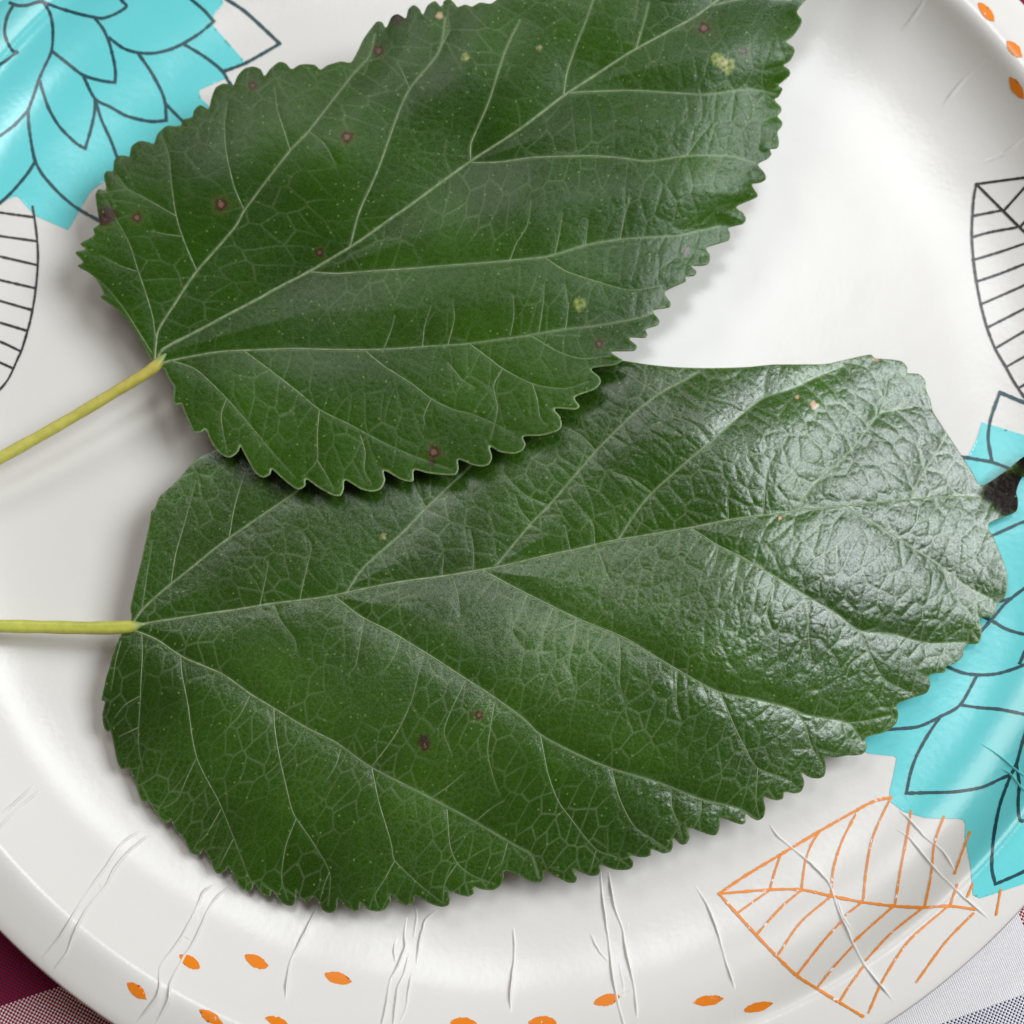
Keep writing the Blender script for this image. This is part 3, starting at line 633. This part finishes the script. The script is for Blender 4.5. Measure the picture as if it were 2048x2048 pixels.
OUT2 = P('''260 1254 263 1234 261 1217 268 1181 283 1120 299 1047 303 1022 310 1016 313 1007 321 991 344 971 366 948 391 919 431 899 500 865 560 830 700 765 900 712 1100 700 1245 721 1290 728 1348 734 1420 736 1493 734 1547 729 1649 728 1692 719 1741 709 1750 716 1783 719 1804 723 1815 736 1814 746 1837 748 1850 761 1852 779 1861 801 1866 823 1891 862 1920 906 1946 946 1964 971
2011 942 2048 913 2110 880 2095 915 2048 950 2033 982 2036 1000 2033 1022 2011 1033 1982 1044 1976 1055 1986 1073 1997 1098 2011 1134 2015 1163 2011 1192 1997 1207 1986 1232 1960 1236 1964 1260 1957 1286 1931 1290 1926 1312 1910 1326 1893 1333 1890 1344 1859 1350 1861 1370 1853 1386 1834 1393 1795 1408 1797 1428 1793 1446 1779 1459 1765 1466 1732 1475
1734 1493 1727 1507 1710 1511 1694 1511 1670 1515 1651 1513 1652 1533 1649 1551 1638 1557 1620 1555 1603 1545 1609 1565 1603 1582 1591 1587 1569 1584 1567 1596 1556 1601 1540 1598 1527 1594 1531 1616 1527 1634 1516 1641 1504 1636 1491 1627 1491 1645 1484 1649 1468 1645 1442 1636 1440 1652 1433 1669 1420 1670 1395 1661 1377 1656 1380 1674 1373 1687 1362 1689 1346 1676 1346 1692 1341 1703 1326 1707 1303 1698 1301 1710 1288 1715 1268 1712 1257 1707
1266 1721 1265 1734 1254 1740 1228 1739 1201 1730 1201 1741 1196 1750 1181 1752 1167 1747 1147 1739 1154 1754 1150 1765 1136 1765 1109 1752 1089 1742 1087 1757 1080 1765 1062 1763 1036 1750 1009 1742 1007 1757 1000 1772 986 1780 964 1779 948 1774 948 1786 938 1793 920 1790 899 1783 900 1797 897 1810 884 1814 862 1808 830 1792 828 1803 813 1811 797 1805 781 1788 781 1803 770 1819 754 1823 736 1819 721 1806 719 1819 710 1822 692 1814 676 1797
674 1814 667 1824 656 1826 645 1819 629 1794 614 1805 601 1797 592 1779 592 1797 585 1811 572 1810 558 1799 543 1781 540 1792 531 1792 518 1781 507 1765 505 1776 498 1783 482 1776 467 1754 457 1734 451 1741 438 1748 429 1741 417 1714 406 1698 402 1707 395 1710 382 1705 373 1689 367 1677 353 1663 341 1638 339 1643 328 1646 312 1627 297 1603 290 1605 281 1598 270 1565 257 1536 250 1539 241 1536 234 1522 228 1493 221 1462 214 1463 207 1451 205 1428 210 1402 203 1401 205 1388 210 1366 212 1355 217 1341 225 1312 239 1275 254 1258''')

# ---- veins: (points, width at root, width at end, level)
V2 = [(P('262 1254 326 1241 435 1225 543 1208 663 1192 765 1170 964 1140 1091 1112 1236 1080 1373 1057 1457 1040 1594 1022 1710 1009 1819 998 1910 993 1962 994'), 9, 4.5, 0),
 (P('263 1250 286 1217 341 1169 458 1076 594 982 700 895 790 810'), 6.5, 4, 1), (P('341 1169 353 1102 375 1025 392 960'), 3.8, 2.2, 2), (P('458 1076 467 1022 493 935 515 880'), 3.8, 2.4, 2), (P('284 1215 294 1150 305 1080'), 2.6, 1.8, 2),
 (P('261 1258 308 1277 362 1312 442 1348 504 1390 547 1417 616 1457 674 1487 743 1535 862 1596 949 1643 1036 1694 1063 1710 1078 1755'), 7, 3.2, 1),
 (P('283 1268 284 1326 279 1420 277 1493 286 1540'), 3.6, 2, 2), (P('361 1312 364 1348 377 1420 393 1515 435 1598 464 1667 489 1732 502 1764'), 4.4, 2.2, 2), (P('393 1515 372 1560 355 1598 328 1616'), 3, 2, 2), (P('442 1618 425 1650 409 1674 391 1689'), 2.8, 1.8, 2), (P('466 1678 450 1710 438 1735'), 2.6, 1.8, 2), (P('279 1393 250 1410 230 1435'), 2.6, 1.8, 2), (P('277 1455 255 1465 238 1473'), 2.4, 1.8, 2), (P('242 1282 232 1320 222 1380'), 2.4, 1.8, 2),
 (P('547 1417 549 1457 565 1544 583 1616 592 1636 630 1692 659 1745 657 1810'), 4.4, 2.2, 2), (P('592 1636 572 1692 563 1754 576 1800'), 3.2, 2, 2), (P('659 1745 648 1770 640 1800'), 2.4, 1.8, 2), (P('500 1390 480 1430 456 1455'), 3, 2, 2), (P('682 1497 672 1530 655 1558'), 2.8, 1.8, 2),
 (P('743 1538 761 1616 783 1690 790 1721 837 1768 885 1806'), 4.2, 2.2, 2), (P('790 1721 768 1760 750 1790 757 1815'), 3, 1.8, 2), (P('893 1618 900 1689 915 1727 946 1752 990 1768'), 3.8, 2, 2), (P('915 1727 890 1765 886 1806'), 2.6, 1.8, 2), (P('1015 1685 1004 1725 990 1735'), 3, 1.8, 2),
 (P('743 1533 790 1471 823 1402 837 1348 850 1306'), 2.8, 2.8, 2), (P('862 1596 900 1570 930 1545'), 2.6, 1.8, 2), (P('950 1643 985 1615 1010 1600'), 2.4, 1.8, 2),
 (P('668 1193 728 1237 801 1275 899 1337 975 1386 1044 1435 1080 1469 1145 1504 1225 1538 1308 1562 1402 1598 1475 1616 1512 1638'), 6.5, 3, 1),
 (P('1080 1469 1094 1540 1116 1602 1145 1641 1192 1699 1232 1714 1258 1732'), 4.4, 2.2, 2), (P('1223 1538 1239 1598 1268 1652 1304 1678 1336 1698'), 4, 2.2, 2), (P('1342 1578 1344 1616 1359 1656 1366 1680'), 3.2, 1.8, 2), (P('989 1404 982 1450 975 1504 989 1562 1000 1590'), 3.2, 2, 2), (P('931 1361 905 1415 888 1464 905 1510'), 3.2, 2, 2), (P('801 1275 790 1310 770 1340'), 2.8, 1.8, 2), (P('728 1237 720 1280 712 1330 700 1345'), 3, 1.8, 2), (P('1192 1702 1180 1745'), 2.2, 1.6, 2), (P('1402 1598 1400 1630 1374 1680'), 2.6, 1.8, 2),
 (P('964 1141 1054 1188 1152 1236 1254 1279 1355 1340 1439 1384 1511 1399 1580 1417 1612 1430 1696 1446 1722 1480'), 6, 3, 1),
 (P('1439 1384 1464 1442 1489 1493 1515 1536 1573 1558 1600 1578'), 4, 2.2, 2), (P('1584 1417 1609 1449 1623 1493 1645 1530'), 3.4, 2, 2), (P('1054 1190 1040 1225 1024 1261 1048 1297'), 3.4, 2, 2), (P('1152 1236 1146 1285 1138 1330 1150 1375'), 3.6, 2, 2), (P('1237 1275 1240 1320 1239 1362 1248 1400'), 3.4, 2, 2), (P('1106 1214 1088 1260 1085 1300'), 3, 2, 2), (P('1355 1340 1352 1400 1362 1440'), 3, 2, 2), (P('1515 1536 1512 1600 1520 1636'), 2.8, 1.8, 2), (P('1696 1446 1740 1440 1780 1430'), 2.4, 1.8, 2),
 (P('1384 1058 1435 1091 1482 1114 1547 1152 1620 1196 1674 1228 1718 1261 1783 1268 1855 1286 1930 1284'), 5.5, 2.6, 1),
 (P('1718 1258 1736 1301 1765 1355 1820 1385'), 3.8, 2.2, 2), (P('1549 1152 1540 1190 1533 1225 1545 1260'), 3.2, 2, 2), (P('1620 1199 1616 1254 1622 1320'), 3, 2, 2), (P('1437 1092 1430 1125 1420 1150'), 3, 2, 2), (P('1480 1113 1472 1150 1465 1185'), 2.8, 1.8, 2), (P('1736 1301 1700 1330 1690 1370'), 2.6, 1.8, 2),
 (P('1692 1012 1765 1058 1819 1091 1884 1134 1930 1170 1985 1200'), 4.8, 2.4, 1), (P('1884 1134 1900 1180 1940 1225'), 2.6, 1.8, 2),
 (P('692 1186 728 1134 801 1069 852 1016 942 931 1020 852 1100 780'), 5.5, 3.4, 1), (P('852 1016 838 990 825 962'), 2.4, 1.6, 2),
 (P('994 1129 1062 1047 1098 1011 1192 902 1268 826 1326 783 1370 761 1396 745'), 5.5, 2.6, 1), (P('1098 1011 1050 990 1010 950'), 2.4, 1.6, 2), (P('1192 902 1160 870 1120 850'), 2.4, 1.6, 2), (P('1062 1047 1040 1020 1030 990'), 2.4, 1.6, 2),
 (P('1237 1079 1272 1024 1304 986 1370 926 1420 884 1482 830 1529 795 1580 779 1623 759 1680 735'), 5.2, 2.4, 1), (P('1529 795 1528 768 1534 742'), 2.6, 1.8, 2), (P('1304 986 1270 960 1230 945'), 2.4, 1.6, 2), (P('1420 884 1390 850 1350 835'), 2.4, 1.6, 2),
 (P('1594 1022 1623 975 1667 935 1710 891 1757 830 1783 821 1823 815'), 4.6, 2.6, 1), (P('1526 1030 1530 980 1536 939 1551 906'), 3.6, 2, 2), (P('1457 1040 1455 1000 1460 980'), 3, 2, 2), (P('1757 830 1770 790 1775 750'), 2.4, 1.8, 2),
 (P('1823 996 1841 953 1881 891 1890 870'), 3.6, 2, 1), (P('946 1143 947 1100 940 1060'), 2.6, 1.8, 2), (P('884 1151 888 1110'), 2.6, 1.8, 2), (P('1189 1090 1186 1050 1172 1025'), 2.8, 1.8, 2), (P('1140 1100 1130 1050'), 2.4, 1.8, 2), (P('1191 1090 1215 1150 1220 1160'), 2.6, 1.8, 2), (P('600 1199 612 1140 622 1090 600 1060'), 2.8, 1.8, 2), (P('520 1212 530 1160 538 1120'), 2.6, 1.8, 2), (P('548 1210 560 1240 590 1280 592 1300'), 2.8, 1.8, 2), (P('904 1150 915 1190 920 1230'), 2.6, 1.8, 2)]
V1 = [(P('309 732 326 699 435 641 543 583 623 540 699 495 801 424 942 322 1036 261 1127 192 1272 98 1374 43 1420 11 1520 -60 1640 -170 1720 -290'), 11, 7, 0),
 (P('308 730 312 678 319 656 362 587 399 536 471 453 489 420 580 301 616 264 703 152 739 112 750 70'), 9, 3.4, 1),
 (P('487 418 467 370 453 308 449 246 455 205'), 4, 2.2, 2), (P('393 540 366 478 353 435 342 362 337 308 322 270'), 4.4, 2.2, 2), (P('353 433 301 402 254 377 236 352'), 3.2, 2, 2), (P('362 472 330 468 303 462'), 2.6, 2, 2), (P('310 672 304 627 279 551 261 493 232 438 214 400'), 4, 2.2, 2), (P('275 543 240 532 200 510'), 2.6, 1.8, 2), (P('580 301 569 264 554 217 550 175'), 3.8, 2, 2), (P('303 705 254 627 214 576 190 555'), 3, 1.8, 2), (P('616 262 650 290 672 330'), 2.2, 1.6, 2),
 (P('312 733 344 721 417 707 489 701 598 698 728 700 844 694 938 687 1036 674 1131 658 1188 652 1254 641 1297 630 1330 612'), 8, 3, 1),
 (P('489 703 543 743 598 786 639 819 700 850 765 884 819 909 905 940'), 4.8, 2.2, 2), (P('639 819 634 870 634 920 612 948'), 3.2, 2, 2), (P('634 920 655 955 668 980'), 2.6, 1.8, 2), (P('344 722 391 739 453 797 507 859 540 899 590 955'), 4.6, 2.2, 2), (P('453 797 442 830 449 877 455 905'), 3, 1.8, 2), (P('732 703 768 732 826 770 862 797 906 819 942 828 982 844 1030 868'), 4.6, 2.2, 2), (P('862 797 848 830 850 850'), 2.6, 1.8, 2), (P('938 688 978 717 1005 737 1065 768 1127 777 1178 763'), 4.4, 2.2, 2), (P('1005 737 987 772 995 819 982 877'), 3.2, 1.8, 2), (P('1065 768 1075 800 1080 835 1095 852'), 3, 1.8, 2), (P('1065 673 1120 705 1163 717 1220 712'), 3.4, 1.8, 2), (P('721 870 730 905 728 938 742 965'), 2.8, 1.8, 2), (P('895 725 925 760 950 775'), 2.6, 1.8, 2),
 (P('623 545 674 547 783 540 928 529 1087 514 1170 491 1243 478 1352 471 1390 462 1440 452'), 6.4, 3, 1), (P('1089 515 1134 543 1199 565 1265 580 1330 570'), 3.6, 1.8, 2), (P('1018 524 1032 488 1055 450 1062 400'), 3, 1.8, 2), (P('1110 508 1118 470 1125 425'), 3, 1.8, 2), (P('1170 491 1176 440'), 2.6, 1.8, 2), (P('1240 478 1250 430 1262 395'), 2.8, 1.8, 2), (P('765 704 782 660 790 630'), 2.8, 1.8, 2), (P('845 692 850 650 862 612'), 2.8, 1.8, 2), (P('896 690 908 640 905 600'), 3, 1.8, 2), (P('1020 671 1028 630 1026 590'), 2.8, 1.8, 2), (P('1078 664 1086 610 1088 570'), 2.8, 1.8, 2), (P('1131 658 1136 610 1130 570'), 2.6, 1.8, 2),
 (P('944 326 1000 324 1073 315 1163 312 1236 315 1297 322 1374 312 1457 312 1510 325'), 6, 3, 1), (P('1374 312 1395 280 1420 250'), 2.6, 1.8, 2),
 (P('1140 186 1156 185 1254 181 1373 187 1420 188 1500 178 1551 188'), 5, 2.6, 1),
 (P('699 493 703 480 721 417 757 337 786 254 819 178 877 105 891 36'), 6, 3, 1), (P('819 178 808 150 794 123'), 2.6, 1.8, 2), (P('877 105 900 60'), 2.4, 1.8, 2),
 (P('941 322 942 286 975 210 996 145 1015 91 1040 40'), 5.4, 3, 1), (P('1127 190 1134 145 1156 80 1170 47 1190 -10'), 4.6, 2.6, 1), (P('1272 97 1286 51 1298 5'), 4, 2.4, 1), (P('1420 12 1430 -60 1440 -110'), 4, 2.4, 1), (P('1420 12 1500 -5 1580 0'), 4, 2.4, 1)]

C2 = [(262, 1252, 7.5), (435, 1225, 7.5), (670, 1190, 9), (1000, 1130, 9.5), (1236, 1080, 11.4), (1400, 1050, 13.4), (1600, 1020, 12.6), (1750, 1005, 9.8), (1850, 1000, 7.2), (1930, 995, 5), (1968, 995, 3.8), (2010, 985, 3.6), (2060, 930, 5.0), (2110, 890, 8),
 (212, 1370, 6.5), (240, 1530, 5), (380, 1700, 5), (560, 1800, 6), (750, 1820, 7), (1000, 1765, 7.5), (1250, 1730, 8), (1500, 1630, 8), (1650, 1540, 7), (1800, 1440, 5.5), (1930, 1290, 4.6), (2010, 1165, 4.8), (1990, 1085, 4.6),
 (350, 1450, 7), (560, 1350, 8.5), (560, 1600, 8), (800, 1480, 10), (900, 1650, 9), (1100, 1400, 12.5), (1200, 1600, 10.5), (1400, 1300, 14.4), (1400, 1500, 11), (1620, 1300, 11), (1700, 1150, 11.2), (1830, 1160, 8), (1920, 1130, 5.6), (1900, 1240, 5.7), (1780, 1340, 7.6), (1500, 1150, 14.4),
 (300, 1040, 7.6), (400, 920, 7.4), (500, 1050, 7.6), (700, 980, 8.2), (600, 850, 7), (800, 780, 4), (1000, 720, 4), (1000, 900, 9.5), (1245, 725, 11.5), (1400, 738, 13), (1600, 732, 11.5), (1740, 714, 8.4), (1810, 735, 7.0), (1855, 800, 6), (1920, 906, 4.8), (1250, 900, 12.8), (1400, 860, 15), (1600, 870, 13), (1750, 870, 9), (1810, 800, 7.4), (1870, 900, 6.2), (1700, 770, 9.6), (1500, 790, 13)]
C1 = [(308, 732, 9), (435, 641, 10), (640, 530, 11.5), (940, 322, 15), (1200, 150, 18.5), (1420, 5, 22), (1740, -320, 24),
 (160, 515, 10), (190, 400, 10.5), (250, 320, 11), (350, 250, 12), (450, 170, 13), (560, 128, 14), (700, 118, 15), (800, 30, 16.5), (1000, 0, 20), (1300, -125, 24), (400, 350, 13.5), (330, 500, 11), (650, 280, 16.5), (560, 420, 13.5), (850, 180, 18), (1000, 150, 19.5), (800, 330, 15.5), (1150, 30, 22),
 (350, 800, 8.5), (460, 910, 10), (670, 990, 11), (850, 945, 11.5), (980, 920, 12.5), (1120, 850, 14), (1240, 718, 14.6), (1340, 610, 13.2), (1420, 510, 11.5), (1530, 350, 12), (1560, 240, 14.5), (1585, 90, 18), (1625, -20, 20),
 (550, 800, 11), (700, 760, 12.5), (850, 850, 12), (1000, 770, 13), (800, 620, 13.5), (1000, 600, 15), (1200, 580, 14.5), (1050, 420, 17), (1250, 400, 17), (1300, 250, 18.5), (1430, 250, 17.5), (1450, 400, 14.5), (1350, 500, 14), (1400, 100, 20.5), (1500, 150, 18.5)]
SP1 = [(210, 438, 11, 'lesion'), (274, 435, 9, 'lesion'), (442, 409, 12, 'lesion'), (505, 171, 8, 'lesion'), (694, 274, 11, 'lesion'), (639, 505, 8, 'lesion'), (757, 101, 10, 'lesion'), (795, 36, 14, 'dark'), (1198, 688, 8, 'lesion'), (1078, 96, 6, 'pale'), (930, 114, 8, 'yellow'), (1159, 609, 13, 'yellow'), (879, 31, 7, 'peach'), (1408, 56, 11, 'lesion'), (1487, 103, 6, 'lesion'), (1435, 118, 13, 'yellow'), (1455, 132, 15, 'yellow'), (1448, 124, 9, 'pale'), (1373, 502, 9, 'grey'), (868, 904, 12, 'lesion'), (864, 926, 7, 'dark'), (215, 430, 18, 'dark')]
SP2 = [(766, 1073, 6, 'pale'), (1629, 812, 7, 'peach'), (1626, 806, 5, 'peach'), (1594, 794, 4, 'peach'), (1560, 1036, 4, 'peach'), (958, 1430, 8, 'lesion'), (850, 1493, 8, 'lesion'), (848, 1482, 12, 'dark'), (2015, 985, 46, 'dry'), (2075, 905, 50, 'dry'), (1752, 717, 6, 'peach')]
def tint2(base, U, V):
    return base
O2 = dict(spec=0.76, panel=0.52, panel_w=30.0, groove=0.11, cell=31.0, ang=(-0.78, 0.46), tert=0.40, tw=1.4, curl=0.14, seed=0.4,
          bul=lambda U, V: 0.20+0.40*smooth(900, 1550, U), green=(0.0175, 0.056, 0.0006), green2=(0.042, 0.115, 0.002), vein=(0.19, 0.26, 0.13),
          rim=lambda U, V: 0.35+0*U, tint=None)
def extra1(U, V, g):
    # gentle ripples of the margin on the far right side
    return 0.9*np.sin((V+0.25*U)/34.0)*smooth(1180, 1480, U)*np.exp(-np.clip(g.D, 0, 60)/45.0)*smooth(700, 420, V)
O1 = dict(spec=0.34, panel=0.60, panel_w=48.0, groove=0.09, cell=38.0, ang=(-1.22, 0.17), tert=0.28, tw=1.4, curl=0.14, seed=1.9,
          bul=lambda U, V: 0.10+0.36*smooth(1000, 1450, U)*smooth(40, 220, V)+0.22*smooth(650, 850, V), green=(0.0165, 0.055, 0.0006), green2=(0.040, 0.108, 0.002), vein=(0.18, 0.25, 0.12),
          rim=lambda U, V: 0.25+0.75*smooth(640, 820, V), extra=extra1)
gB = build_leaf('mulberry_leaf', 'large bumpy dark green serrated leaf lying lower on the plate, its curled tip dried black', OUT2, C2, V2, 1.95, M_LEAF2, O2,
    (P('290 1248 279 1250 266 1253 235 1255 180 1256 90 1254 0 1252 -90 1249 -200 1244'), 27, 29, (6.6, 9.5), (0.42, 0.42, 0.06), (0.50, 0.50, 0.085)), SP2)
gA = build_leaf('mulberry_leaf', 'smoother serrated green leaf on top at upper left, freckled with maroon spots', OUT1, C1, V1, 2.1, M_LEAF1, O1,
    (P('332 708 324 716 312 731 288 749 240 778 160 826 80 872 0 916 -80 958 -200 1015'), 24, 30, (8.2, 9.5), (0.42, 0.34, 0.05), (0.52, 0.50, 0.10)), SP1, under=(gB, gB.Z))
